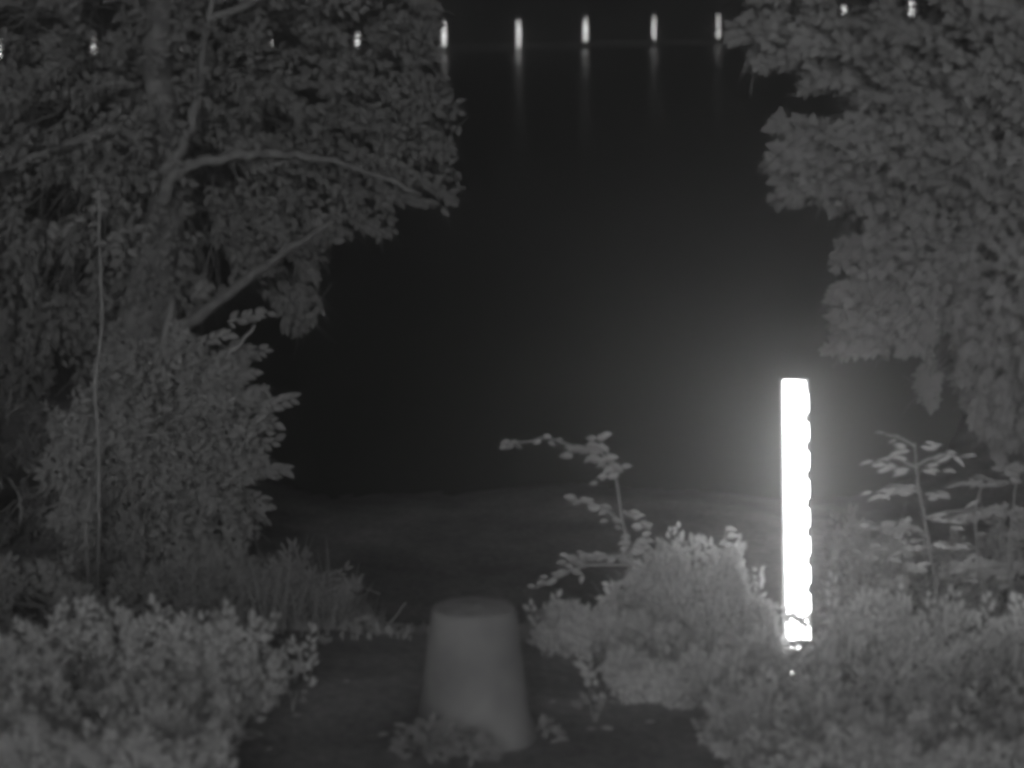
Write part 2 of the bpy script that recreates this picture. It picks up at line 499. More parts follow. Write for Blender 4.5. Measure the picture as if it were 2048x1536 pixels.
for i, (px, py, hp, wp, k, lab) in enumerate(LAMPS):
    Y = lamp_depth(k); sc = Y / F * math.cos(PITCH)
    c = at(px, py, Y); h = hp * sc / 2; r = wp * sc / 2 * .48
    g = WATER_Z + .14
    root = empty('bank_lamp', (c.x, c.y, g), lab, 'lamp', 'lamps in a row along the far bank')
    zc = c.z - g
    lean = -.09 if k in (0, 1) else (-.02 if k == 5 else 0)
    pr = [(r * max(.06, math.cos(a) ** 1.5), h * 1.1 * math.sin(a)) for a in np.linspace(-1.5, 1.5, 15)]
    for nm, m, pf in (('lamp_glass', M_glass, pr), ('lamp_tube', M_core, [(r * .06, -h * .9), (r * .1, -h * .5), (r * .1, h * .5), (r * .06, h * .9)])):
        V, Fc = lathe(pf)
        o = mesh_obj(nm, [(x - z * lean, y, z + zc) for x, y, z in V], Fc, m, smooth=True); o.parent = root
    V, Fc = lathe([(.03, -.1), (.03, zc - h * 1.12), (r * .3, zc - h * 1.12), (r * .3, zc - h * 1.08)], 8)
    o = mesh_obj('post', V, Fc, M_post); o.parent = root
    V, Fc = lathe([(r * .35, zc + h * 1.1), (r * .3, zc + h * 1.13), (.01, zc + h * 1.17)], 8)
    o = mesh_obj('cap', [(x - h * lean, y, z) for x, y, z in V], Fc, M_post); o.parent = root

# ------------------------------------------------------------------ staff gauge
YG = 11.5
gb = at(1600, 1400, YG); gb.z = gz(gb.x, YG)
root = empty('staff_gauge', gb, 'glaring white staff gauge standing upright above the leaves, notched along its right edge', 'staff gauge')
M_gauge = mat('gauge_emissive_face', .8, .4, emit=GAUGE_EMIT)  # emission stands in for infrared light thrown back by the reflective board
M_gdark = mat('gauge_dark_mark', .03, .7)
M_gpost = mat('gauge_post_metal', .3, .6, .2, 20)
gt = at(1588.5, 761, YG); g2 = at(1597, 1310, YG)
def gline(px, py, dy=0): v = at(px, py, YG); return Vector((v.x, YG + dy, v.z))
def slab(pts, y0, y1):
    V = [(p[0], y0, p[1]) for p in pts] + [(p[0], y1, p[1]) for p in pts]
    n = len(pts)
    return V, [tuple(range(n)), tuple(range(2 * n - 1, n - 1, -1))] + [(i, i + n, (i + 1) % n + n, (i + 1) % n) for i in range(n)]
def edge_x(py, side):     # side 0 left, 1 right
    return (1567.5 + (py - 761) * .0155) if side == 0 else (1614.0 + (py - 761) * .0115)
pts = []
for py in (761, 1360): v = at(edge_x(py, 0), py, YG); pts.append((v.x, v.z))
# right side with teeth: notch every 57 px, 25 px high, 5 px deep
right = []
y = 1360.0
ny = [823 + 57 * k for k in range(9)]
seq = [(edge_x(1360, 1), 1360)]
for nyk in reversed(ny):
    for (dx, py) in ((0, nyk + 24), (-5.5, nyk + 22), (-5.5, nyk + 2), (0, nyk)):
        seq.append((edge_x(py, 1) + dx, py))
seq += [(edge_x(790, 1), 790), (edge_x(788, 1) - 4, 786), (edge_x(761, 1) - 5, 763)]
for px_, py_ in seq: v = at(px_, py_, YG); pts.append((v.x, v.z))
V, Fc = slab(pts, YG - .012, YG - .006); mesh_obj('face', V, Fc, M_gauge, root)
for nyk in ny:
    q = [at(edge_x(nyk + a, 1) + b, nyk + a, YG) for a, b in ((22.5, -4.6), (22.5, 1), (1.5, 1), (1.5, -4.6))]
    V, Fc = slab([(v.x, v.z) for v in q], YG - .009, YG - .0045); mesh_obj('graduation_mark', V, Fc, M_gdark, root)
q = [at(1560.5, 758, YG), at(1567, 1420, YG), at(1622, 1420, YG), at(1618, 758, YG)]
V, Fc = slab([(v.x, v.z) for v in q], YG - .004, YG + .016); mesh_obj('backboard', V, Fc, M_gpost, root)
a = at(1590, 775, YG); 
V, Fc = tube([(a.x + .012, YG + .04, gz(a.x, YG) - .3), (a.x, YG + .04, a.z)], [.022, .022], 10); mesh_obj('post', V, Fc, M_gpost, root, smooth=True)
for py in (820, 1000, 1180):
    v = at(1590 + (py - 761) * .013, py, YG)
    V, Fc = slab([(v.x - .05, v.z - .008), (v.x + .05, v.z - .008), (v.x + .05, v.z + .008), (v.x - .05, v.z + .008)], YG + .0165, YG + .066); mesh_obj('bracket', V, Fc, M_gpost, root)

# ------------------------------------------------------------------ concrete bollard
YB = 8.72
b0 = at(950, 1500, YB); b0.z = gz(b0.x, YB)
root = empty('concrete_bollard', b0, 'squat tapered concrete bollard with a flat top, standing on the dark path', 'bollard')
top_c = at(946, 1214, YB)
Hb = top_c.z - b0.z; rt = 88 * YB / F; rb = 126 * YB / F
sx = top_c.x - b0.x
prof = [(rb * 1.02, -.06), (rb, 0.0), (rb * .985, .05)] + [(rb + (rt - rb) * (k / 10) ** .85, Hb * k / 10) for k in range(2, 10)] + [(rt * 1.0, Hb - .022), (rt * .985, Hb - .008), (rt * .955, Hb)]
N = 64; V = []
for r, z in prof:
    for k in range(N):
        a = 2 * math.pi * k / N
        rr = r * (1 + .010 * math.sin(3 * a + z * 5) + .006 * math.sin(7 * a - z * 9)) + random.gauss(0, .0006)
        V.append((rr * math.cos(a) + sx * z / Hb + b0.x, rr * math.sin(a) + b0.y, z + b0.z))
Fc = [(i * N + k, i * N + (k + 1) % N, (i + 1) * N + (k + 1) % N, (i + 1) * N + k) for i in range(len(prof) - 1) for k in range(N)]
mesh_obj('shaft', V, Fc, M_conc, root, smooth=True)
V = []
for q in range(9):
    r = rt * .955 * (1 - q / 9)
    for k in range(N):
        a = 2 * math.pi * k / N
        V.append((r * (1 + .010 * math.sin(3 * a + Hb * 5)) * math.cos(a) + sx + b0.x, r * math.sin(a) + b0.y, Hb + b0.z + .006 * (1 - (r / rt) ** 2) + random.gauss(0, .0012)))
V.append((sx + b0.x, b0.y, Hb + b0.z + .006))
Fc = [(i * N + k, i * N + (k + 1) % N, (i + 1) * N + (k + 1) % N, (i + 1) * N + k) for i in range(8) for k in range(N)] + [(8 * N + k, 8 * N + (k + 1) % N, 9 * N) for k in range(N)]
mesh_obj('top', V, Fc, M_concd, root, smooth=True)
print('bollard h', Hb, 'r', rb, rt)

# ------------------------------------------------------------------ trees
# big left tree
YL = 17.5
tb = at(250, 1150, YL); tb.z = gz(tb.x, YL)
lt = empty('deciduous_tree', tb, 'tall leafy tree with a forked grey trunk, overhanging the water on the left', 'tree')
def A(px, py, Y=YL, dy=0): v = at(px, py, Y); v.y += dy; return v
limb('trunk', [tb - Vector((0, 0, .1)), A(255, 1000, dy=-.1), A(268, 760, dy=-.1), A(295, 600, dy=-.1), A(322, 470, dy=-.1), A(345, 380, dy=-.1), A(330, 240, dy=-.1), A(320, 80, dy=-.1), A(330, -200, dy=-.1), A(350, -600, dy=-.1)], .2, .06, M_bark, lt, .008, 14)
limb('branch', [A(345, 385, dy=-.62), A(385, 320, dy=-.62), A(450, 302, dy=-.62), A(550, 289, dy=-.62), A(660, 300, dy=-.62), A(760, 330, dy=-.62), A(850, 370, dy=-.62)], .045, .012, M_bark, lt)
limb('branch', [A(330, 300, dy=-.62), A(280, 245, dy=-.62), A(210, 258, dy=-.62), A(120, 290, dy=-.62), A(20, 325, dy=-.62), A(-120, 360, dy=-.62)], .04, .012, M_bark, lt)
limb('branch', [A(275, 800, dy=-.62), A(360, 655, dy=-.62), A(430, 595, dy=-.62), A(510, 535, dy=-.62), A(600, 470, dy=-.62), A(680, 420, dy=-.62)], .055, .015, M_bark, lt)
limb('branch', [A(350, 330, dy=-.62), A(400, 250, dy=-.62), A(420, 150, dy=-.62), A(440, 20, dy=-.62), A(480, -200, dy=-.62)], .045, .012, M_bark, lt)
limb('branch', [A(440, 30, dy=-.62), A(560, -20, dy=-.62), A(700, -80, dy=-.62), A(820, -120, dy=-.62)], .03, .01, M_bark, lt)
polyL = [(-350, -500), (850, -500), (875, 0), (872, 60), (890, 130), (905, 200), (918, 270), (905, 320), (925, 350), (920, 408), (885, 412), (868, 372), (850, 350), (815, 385), (790, 420), (785, 460), (745, 488), (700, 478), (655, 500), (638, 530), (640, 640), (612, 668), (575, 660), (545, 600), (520, 540), (470, 560), (400, 640), (330, 700), (200, 760), (-300, 760)]
holesL = [(0, 100, 20, 36), (187, 98, 19, 34), (542, 90, 17, 19), (178, 38, 15, 15), (715, 83, 22, 32), (888, 80, 14, 60), (545, 245, 50, 26), (205, 30, 35, 50), (400, 300, 40, 18), (430, 345, 50, 30), (270, 120, 16, 12), (420, 515, 50, 40), (560, 560, 48, 26), (440, 640, 60, 26), (255, 495, 22, 14), (210, 450, 14, 35), (215, 530, 14, 22), (120, 400, 80, 45), (300, 400, 14, 22), (60, 40, 80, 40), (250, 300, 20, 14), (405, 380, 25, 20), (395, 440, 40, 24), (130, 550, 60, 40), (330, 60, 16, 10), (310, 230, 10, 14), (650, 120, 10, 8), (755, 175, 12, 9), (620, 235, 18, 14), (480, 130, 20, 10), (870, 130, 18, 20), (855, 330, 22, 14), (90, 230, 50, 30), (560, 740, 70, 50)]
lv, tw = crown(polyL, YL, 1.7, 2400, 9, .068, holesL, .34, .3, hub=(320, 200), ragged=10)
tips([(800, 330, 915, 402), (840, 250, 912, 300), (820, 180, 905, 190), (800, 120, 890, 110), (760, 380, 880, 408), (700, 430, 780, 470), (600, 520, 640, 560), (560, 560, 625, 640), (580, 600, 570, 665), (560, 640, 610, 660), (600, 560, 610, 620), (540, 580, 560, 640)], YL, .06, 16, L_left, 'ovate', lt, wood=M_bark)
build_leaves(lv, 'ovate', L_left, lt, 100); twigs(tw, .004, M_bark, lt)

# back left tree, farther and darker
YK = 20.5
tb = at(60, 760, YK); tb.z = gz(tb.x, YK)
bt = empty('deciduous_tree', tb, 'dim far leafy tree behind the big trunk at the left edge', 'tree')
limb('trunk', [tb - Vector((0, 0, .1)), A(40, 600, YK), A(70, 400, YK), A(60, 100, YK), A(70, -400, YK)], .13, .05, M_bark, bt, .01, 12)
limb('branch', [A(60, 420, YK), A(140, 340, YK), A(230, 290, YK)], .05, .015, M_bark, bt)
limb('branch', [A(60, 300, YK), A(-20, 200, YK), A(-160, 120, YK)], .05, .015, M_bark, bt)
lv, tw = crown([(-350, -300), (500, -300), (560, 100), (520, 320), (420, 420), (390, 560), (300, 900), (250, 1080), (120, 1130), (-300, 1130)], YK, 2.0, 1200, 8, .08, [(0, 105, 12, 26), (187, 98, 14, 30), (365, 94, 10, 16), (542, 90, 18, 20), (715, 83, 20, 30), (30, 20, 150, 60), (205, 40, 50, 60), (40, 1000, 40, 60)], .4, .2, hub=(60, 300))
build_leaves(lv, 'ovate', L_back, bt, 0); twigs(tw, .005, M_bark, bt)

# young tree in front of it, lower left
YM = 13.0
tb = at(330, 1240, YM); tb.z = gz(tb.x, YM)
mt = empty('young_tree', tb, 'bushy young tree before the big trunk, leafy tips pointing right over the dark bank', 'tree')
limb('trunk', [tb - Vector((0, 0, .1)), A(330, 1100, YM), A(345, 900, YM), A(330, 700, YM), A(345, 600, YM)], .05, .018, M_bark, mt, .008, 10)
limb('branch', [A(340, 980, YM), A(420, 900, YM), A(520, 840, YM), A(575, 805, YM)], .02, .006, M_barkp, mt)
limb('branch', [A(335, 1060, YM), A(430, 980, YM), A(520, 940, YM), A(570, 935, YM)], .018, .006, M_barkp, mt)
limb('branch', [A(345, 900, YM), A(420, 760, YM), A(470, 700, YM), A(510, 650, YM)], .02, .006, M_barkp, mt)
limb('branch', [A(340, 1000, YM), A(250, 880, YM), A(180, 800, YM)], .02, .006, M_barkp, mt)
polyM = [(215, 690), (235, 640), (275, 700), (330, 690), (345, 620), (372, 655), (400, 700), (440, 720), (470, 700), (500, 725), (480, 760), (530, 800), (535, 850), (500, 880), (545, 925), (480, 965), (495, 1010), (520, 1060), (470, 1090), (440, 1060), (420, 1090), (470, 1150), (430, 1210), (330, 1250), (180, 1240), (110, 1180), (140, 1100), (90, 1020), (70, 930), (120, 880), (95, 820), (160, 780), (175, 720)]
holesM = [(500, 832, 30, 18), (205, 820, 24, 18), (390, 1130, 40, 20), (300, 1020, 20, 24), (250, 960, 12, 12), (320, 850, 10, 8), (60, 850, 30, 90), (430, 1040, 22, 26), (210, 1060, 12, 50), (240, 1110, 24, 16), (345, 800, 12, 8), (100, 990, 40, 30), (290, 720, 20, 9), (330, 1130, 26, 12), (180, 760, 12, 20)]
lv, tw = crown(polyM, YM, 1.2, 1050, 9, .047, holesM, .24, .12, hub=(300, 900), ragged=12)
tips([(520, 810, 596, 792), (500, 840, 560, 850), (480, 890, 560, 890), (500, 925, 588, 940), (470, 950, 560, 955), (480, 1000, 530, 1060), (450, 990, 545, 1020), (420, 760, 520, 740), (440, 700, 540, 715), (400, 680, 470, 655), (450, 650, 540, 628), (380, 600, 412, 575), (430, 1020, 480, 1075)], YM, .06, 11, L_mid, 'ovate', mt, wood=M_barkp)
build_leaves(lv, 'ovate', L_mid, mt, 140); twigs(tw, .003, M_barkp, mt)

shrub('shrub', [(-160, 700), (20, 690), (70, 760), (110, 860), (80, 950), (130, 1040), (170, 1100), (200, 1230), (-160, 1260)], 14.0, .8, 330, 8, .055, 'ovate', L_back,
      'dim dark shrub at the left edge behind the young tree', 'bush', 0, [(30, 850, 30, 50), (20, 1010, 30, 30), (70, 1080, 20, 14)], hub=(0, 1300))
# thin saplings
YS = 12.6
def sapling(pts, Y, r0, r1, lab, leafpts, size=.06):
    b = at(pts[0][0], pts[0][1], Y); b.z = gz(b.x, Y)
    root = empty('sapling', b, lab, 'sapling', 'thin saplings at the left')
    limb('stem', [b - Vector((0, 0, .05))] + [A(px, py, Y) for px, py in pts[1:]], r0, r1, M_barkp, root, .003, 6)
    lv = []
    for px, py, n in leafpts:
        for k in range(n):
            lv.append((A(px + random.gauss(0, 14), py + random.gauss(0, 10), Y, random.uniform(-.06, .06)), (random.choice((-1, 1)) * random.uniform(.5, 1), random.gauss(0, .3), random.gauss(-.1, .3)), (random.gauss(0, .3), -.7, .6), size * random.uniform(.7, 1.2)))
    build_leaves(lv, 'ovate', L_mid, root, len(lv))
    return root
sapling([(196, 1280), (198, 900), (190, 780), (204, 640), (200, 520), (198, 380)], YS, .010, .005, 'long thin pale sapling stem rising left of the big trunk', [(235, 470, 5), (262, 468, 4), (150, 455, 3), (225, 490, 4), (200, 400, 4), (100, 448, 2), (262, 855, 4), (190, 420, 3)])
sapling([(180, 1300), (178, 1200), (172, 1060), (180, 1000)], YS - .4, .010, .006, 'short pale sapling stem low on the left among dim shrubs', [(175, 1010, 4), (190, 1080, 3), (160, 1130, 3)])

# right tree
YR = 12.0
tb = at(2150, 1200, YR); tb.z = gz(tb.x, YR)
rt_ = empty('maple_tree', tb, 'broad tree with pointed lobed leaves filling the right side and leaning over the water', 'tree')
limb('trunk', [tb - Vector((0, 0, .1)), A(2140, 900, YR), A(2120, 500, YR), A(2090, 200, YR), A(2060, -100, YR), A(2040, -500, YR)], .13, .05, M_bark, rt_, .01, 14)
limb('branch', [A(2090, 230, YR), A(1950, 200, YR), A(1780, 130, YR), A(1620, 90, YR), A(1520, 75, YR)], .04, .006, M_bark, rt_)
limb('branch', [A(2120, 520, YR), A(1980, 430, YR), A(1830, 370, YR), A(1700, 330, YR), A(1580, 310, YR)], .04, .006, M_bark, rt_)
limb('branch', [A(2120, 560, YR), A(1980, 570, YR), A(1830, 600, YR), A(1720, 640, YR), A(1690, 680, YR)], .035, .006, M_bark, rt_)
limb('branch', [A(2130, 640, YR), A(2000, 680, YR), A(1930, 760, YR), A(1930, 830, YR)], .03, .006, M_bark, rt_)
limb('branch', [A(2060, -60, YR), A(1900, -100, YR), A(1700, -90, YR)], .03, .006, M_bark, rt_)
polyR = [(1495, -300), (2350, -300), (2350, 900), (2048, 905), (2010, 890), (1960, 860), (1935, 800), (1905, 740), (1908, 680), (1880, 670), (1880, 780), (1855, 800), (1832, 760), (1800, 705), (1720, 712), (1655, 700), (1655, 682), (1690, 672), (1655, 650), (1662, 628), (1700, 625), (1650, 600), (1652, 580), (1690, 560), (1668, 530), (1670, 495), (1705, 470), (1735, 480), (1735, 450), (1690, 420), (1670, 422), (1650, 405), (1600, 402), (1548, 412), (1538, 395), (1565, 375), (1535, 350), (1570, 338), (1520, 318), (1560, 300), (1590, 280), (1530, 262), (1550, 240), (1605, 232), (1640, 255), (1680, 235), (1720, 215), (1720, 190), (1640, 178), (1600, 182), (1590, 168), (1640, 150), (1590, 135), (1500, 140), (1495, 125), (1545, 100), (1500, 88), (1450, 78), (1448, 52), (1500, 38), (1545, 32), (1520, 8), (1500, 0)]
holesR = [(1437, 60, 10, 40), (1765, 222, 28, 20), (1600, 20, 30, 14), (1740, 12, 14, 18), (1650, 55, 14, 6), (1712, 42, 14, 6), (1688, 20, 22, 24), (1823, 19, 26, 32), (1780, 428, 16, 9), (1960, 490, 18, 14), (1890, 700, 26, 60), (1760, 900, 30, 30), (1950, 240, 14, 10), (1620, 330, 8, 6), (1885, 560, 10, 8), (2035, 580, 12, 18), (1990, 800, 20, 14)]
lv, tw = crown(polyR, YR, 1.3, 2500, 8, .054, holesR, .26, .18, hub=(2100, 350), ragged=4)
tips([(1560, 72, 1455, 66), (1600, 105, 1500, 132), (1660, 148, 1600, 172), (1560, 20, 1505, 4), (1640, 262, 1540, 250), (1650, 300, 1535, 300), (1650, 330, 1528, 320), (1660, 365, 1545, 352), (1660, 388, 1550, 404), (1730, 395, 1672, 420), (1760, 500, 1670, 520), (1750, 570, 1658, 590), (1760, 640, 1662, 634), (1780, 690, 1660, 696), (1850, 730, 1855, 795), (1960, 790, 1950, 850), (2010, 850, 1990, 905)], YR, .074, 13, L_right, 'lobed', rt_, wood=M_bark)
build_leaves(lv, 'lobed', L_right, rt_, 120); twigs(tw, .003, M_bark, rt_)

# ------------------------------------------------------------------ shrubs and weeds
shrub('shrub', [(-150, 1250), (60, 1290), (110, 1240), (200, 1250), (240, 1220), (330, 1232), (420, 1250), (500, 1250), (520, 1280), (500, 1310), (470, 1330), (470, 1380), (555, 1380), (560, 1415), (480, 1430), (470, 1470), (440, 1536), (430, 1640), (-150, 1640)], 9.1, .8, 800, 11, .03, 'ovate', L_bush,
      'dense pale rounded bush filling the bottom left corner beside the path', 'bush', 200, [(455, 1415, 14, 12), (60, 1250, 60, 26)], hub=(220, 1560), layers=[([(-150, y_), (60, y_ - 20), (200, y_ + 15), (330, y_ - 5), (440, y_ + 12), (x_, y_ + 20), (x_ + 10, y_ + 45), (x_ - 50, y_ + 90), (430, 1500), (400, 1750), (-150, 1750)], Y_, .5, 560) for y_, x_, Y_ in ((1285, 610, 9.3), (1330, 555, 8.9), (1380, 500, 8.55), (1430, 460, 8.2), (1480, 440, 7.85))])
shrub('shrub', [(-120, 1150), (60, 1130), (180, 1190), (300, 1150), (420, 1110), (470, 1090), (540, 1140), (600, 1150), (690, 1190), (700, 1260), (560, 1330), (-120, 1360)], 11.6, .8, 800, 9, .036, 'ovate', L_dim,
      'dim low shrub between the young tree and the pale bottom left bush', 'bush', 40, [(330, 1225, 60, 18), (70, 1220, 50, 60), (420, 1160, 30, 20)], hub=(250, 1350))
shrub('shrub', [(1085, 1240), (1130, 1215), (1160, 1235), (1230, 1170), (1290, 1160), (1330, 1100), (1370, 1090), (1430, 1130), (1440, 1110), (1465, 1115), (1500, 1150), (1530, 1190), (1550, 1240), (1555, 1420), (1560, 1540), (1400, 1540), (1330, 1480), (1260, 1420), (1215, 1395), (1200, 1350), (1130, 1330), (1085, 1290)], 10.4, .6, 900, 11, .032, 'ovate', L_bush,
      'pale leafy bush between the concrete bollard and the glaring gauge', 'bush', 120, [(1370, 1100, 16, 10), (1400, 1120, 30, 30), (1290, 1225, 14, 10)], hub=(1350, 1480), layers=[([(1085, 1245), (1150, 1225), (1250, 1240), (1400, 1260), (1540, 1300), (1570, 1400), (1400, 1460), (1330, 1440), (1260, 1400), (1215, 1395), (1200, 1350), (1130, 1330), (1085, 1290)], 9.85, .5, 620), ([(1185, 1330), (1260, 1315), (1400, 1325), (1540, 1335), (1570, 1440), (1520, 1520), (1430, 1500), (1360, 1450), (1290, 1410), (1220, 1395)], 9.35, .5, 520)])
shrub('shrub', [(1430, 1330), (1500, 1280), (1555, 1300), (1590, 1318), (1625, 1300), (1660, 1220), (1700, 1200), (1760, 1200), (1830, 1230), (1900, 1190), (1980, 1250), (2150, 1220), (2150, 1640), (1500, 1640), (1440, 1560), (1340, 1480), (1290, 1430), (1330, 1400)], 9.5, .7, 800, 11, .03, 'ovate', L_bush,
      'wide pale bush across the bottom right corner, hiding the foot of the gauge', 'bush', 200, [(1890, 1200, 40, 16)], hub=(1750, 1640), layers=[([(x_, y_ + 60), (x_ + 110, y_), (1530, y_ + 14), (1600, y_ + 8), (1640, y_), (1750, y_ - 15), (1900, y_ + 15), (2150, y_ - 10), (2150, 1750), (x_ + 150, 1750), (x_ + 60, y_ + 160)], Y_, .5, 620) for y_, x_, Y_ in ((1270, 1230, 9.75), (1310, 1330, 9.25), (1355, 1360, 8.95), (1400, 1400, 8.65), (1445, 1440, 8.35), (1490, 1480, 8.05))])
shrub('shrub', [(1640, 1080), (1680, 1050), (1740, 1070), (1800, 1100), (1880, 1090), (1960, 1080), (2040, 1030), (2160, 1040), (2160, 1330), (1640, 1330), (1632, 1250), (1650, 1150)], 12.0, .5, 620, 9, .036, 'ovate', L_dim,
      'dim blurred leafy mass behind the weeds right of the gauge', 'bush', 30, hub=(1850, 1400))

def weed(base, tops, Y, lab, lspec, size, m=L_weed, kind='ovate', group=None, name='tall_weed', r=.006):
    """one plant: stems given as pixel paths, leaves (px,py,dirx,dirz,size factor) single parts"""
    b = at(base[0], base[1], Y); b.z = gz(b.x, Y)
    root = empty(name, b, lab, 'plant', group)
    for path in tops:
        p0 = b + Vector((random.uniform(-.02, .02), 0, -.03)) if path[0] == 'b' else A(path[0][0], path[0][1], Y)
        limb('stem', [p0] + [A(px, py, Y) for px, py in path[1:]], r, r * .5, M_barkp, root, .002, 6)
    lv = []
    for (px, py, dx, dz, f) in lspec:
        lv.append((A(px, py, Y, random.uniform(-.05, .05)), (dx, random.gauss(0, .25), dz), (random.gauss(0, .25), -.75, .6 + random.gauss(0, .2)), size * f))
    build_leaves(lv, kind, m, root, len(lv))
    return root
def rnd_leaves(path, n, spread, f0=.7, f1=1.2, down=-.15):
    out = []
    for k in range(n):
        t = (k + random.random()) / n * (len(path) - 1); i = min(int(t), len(path) - 2); u = t - i
        px = path[i][0] + (path[i + 1][0] - path[i][0]) * u; py = path[i][1] + (path[i + 1][1] - path[i][1]) * u
        s = 1 if k % 2 else -1
        out.append((px + random.gauss(0, spread * .3), py + random.gauss(0, spread * .3), s * random.uniform(.6, 1), random.uniform(-.4, .35) + down, random.uniform(f0, f1)))
    return out
YC = 10.6
c1 = [(1270, 1190), (1262, 1120), (1245, 1040), (1235, 980), (1222, 930), (1190, 900), (1140, 890), (1095, 877), (1050, 884), (1010, 886)]
lsp = rnd_leaves([(1010, 886), (1035, 886)], 5, 8, .6, .9, 0) + rnd_leaves([(1080, 880), (1110, 876)], 4, 8, .5, .8, 0) + rnd_leaves([(1140, 905), (1180, 900), (1215, 915)], 14, 18, .9, 1.3, -.1) \
    + rnd_leaves([(1185, 880), (1205, 875)], 4, 8, .7, 1) + rnd_leaves([(1215, 930), (1240, 940)], 6, 10, .7, 1.1) + [(1215, 955, -1, -.1, .8), (1195, 962, -1, -.25, .7)] \
    + rnd_leaves([(1150, 998), (1180, 1005), (1215, 1030), (1225, 1050)], 12, 12, .7, 1.1) + rnd_leaves([(1250, 1025), (1280, 1035), (1285, 1070)], 10, 10, .6, 1) \
    + rnd_leaves([(1270, 1070), (1265, 1110), (1275, 1160)], 18, 24, .8, 1.2) + rnd_leaves([(1130, 1120), (1170, 1110), (1240, 1115)], 16, 12, .7, 1.1) \
    + rnd_leaves([(1075, 1175), (1110, 1150), (1160, 1130)], 12, 8, .6, 1.0, 0) + rnd_leaves([(1290, 1060), (1295, 1110)], 5, 8, .5, .8) + [(1165, 1150, -.2, -1, .7)]
weed((1280, 1300), [['b', *c1], [(1262, 1110), (1200, 1115), (1140, 1125)], [(1262, 1130), (1180, 1130), (1120, 1150), (1072, 1176)], [(1245, 1045), (1205, 1015), (1150, 998)], [(1228, 945), (1200, 960)], [(1222, 925), (1205, 885)]], YC,
     'tall weed standing before the water with a drooping leafy tip reaching left', lsp, .052)
# whorled weed on the right
YW = 10.6
w1 = [(1875, 1200), (1862, 1110), (1850, 1040), (1838, 980), (1832, 930), (1830, 885)]
lsp = []
for (cx, cy, rx, n) in ((1830, 890, 42, 8), (1832, 935, 70, 12), (1842, 985, 60, 10), (1850, 1040, 80, 12), (1862, 1085, 80, 12), (1875, 1130, 90, 14)):
    for k in range(n):
        s = 1 if k % 2 else -1
        o = random.uniform(.05, .8)
        lsp.append((cx + s * rx * o, cy + random.gauss(0, 5) + o * 8, s, random.uniform(-.35, .25), random.uniform(.7, 1.15)))
weed((1885, 1330), [['b', *w1], [(1842, 985), (1790, 970), (1755, 985)], [(1850, 1035), (1920, 1020), (1985, 1030)], [(1835, 935), (1780, 915), (1745, 930)], [(1835, 930), (1880, 910), (1920, 915)], [(1832, 895), (1800, 875), (1770, 868)]], YW,
     'upright weed with whorls of narrow leaves right of the gauge', lsp + rnd_leaves([(1745, 928), (1790, 918)], 6, 6) + rnd_leaves([(1880, 912), (1925, 912)], 6, 6) + rnd_leaves([(1745, 990), (1800, 975)], 7, 8) + rnd_leaves([(1770, 868), (1800, 876)], 3, 4, .4, .7), .062, kind='narrow')
for (bx, path, lab) in (
    (1990, [(1980, 1250), (1960, 1130), (1950, 1030), (1965, 960)], 'leafy weed with wide side sprigs between the whorled weed and the right edge'),
    (2045, [(2040, 1260), (2020, 1140), (2025, 1020), (2040, 930)], 'leafy weed cut by the right edge of the view'),
    (1770, [(1775, 1280), (1765, 1180), (1775, 1090), (1790, 1050)], 'short leafy weed at the left foot of the whorled weed')):
    sp = []
    sub = [['b', *path]]
    for (px, py) in path[1:]:
        for s in (-1, 1):
            e = (px + s * random.uniform(45, 75), py + random.uniform(-25, 15)); sub.append([(px, py + 12), ((px + e[0]) / 2, (py + e[1]) / 2), e]); sp += rnd_leaves([(px, py), e], 7, 9, .6, 1.1)
    weed((bx, path[0][1] + 40), sub, YW - .3, lab, sp + rnd_leaves(path, 10, 20), .06, kind='narrow', group='narrow leaved weeds right of the gauge')
# sprig right of gauge over the glow
weed((1460, 1300), [['b', (1455, 1200), (1448, 1100), (1452, 1050)]], 10.9, 'single upright sprig just left of the gauge glow', rnd_leaves([(1450, 1190), (1448, 1060)], 16, 14, .7, 1.1), .055)
weed((1350, 1260), [['b', (1350, 1180), (1340, 1110), (1335, 1085)]], 10.9, 'small forked weed between the tall drooping weed and the gauge', rnd_leaves([(1345, 1170), (1335, 1085)], 12, 16, .6, 1) + rnd_leaves([(1360, 1090), (1375, 1085)], 4, 6, .6, .9), .055)
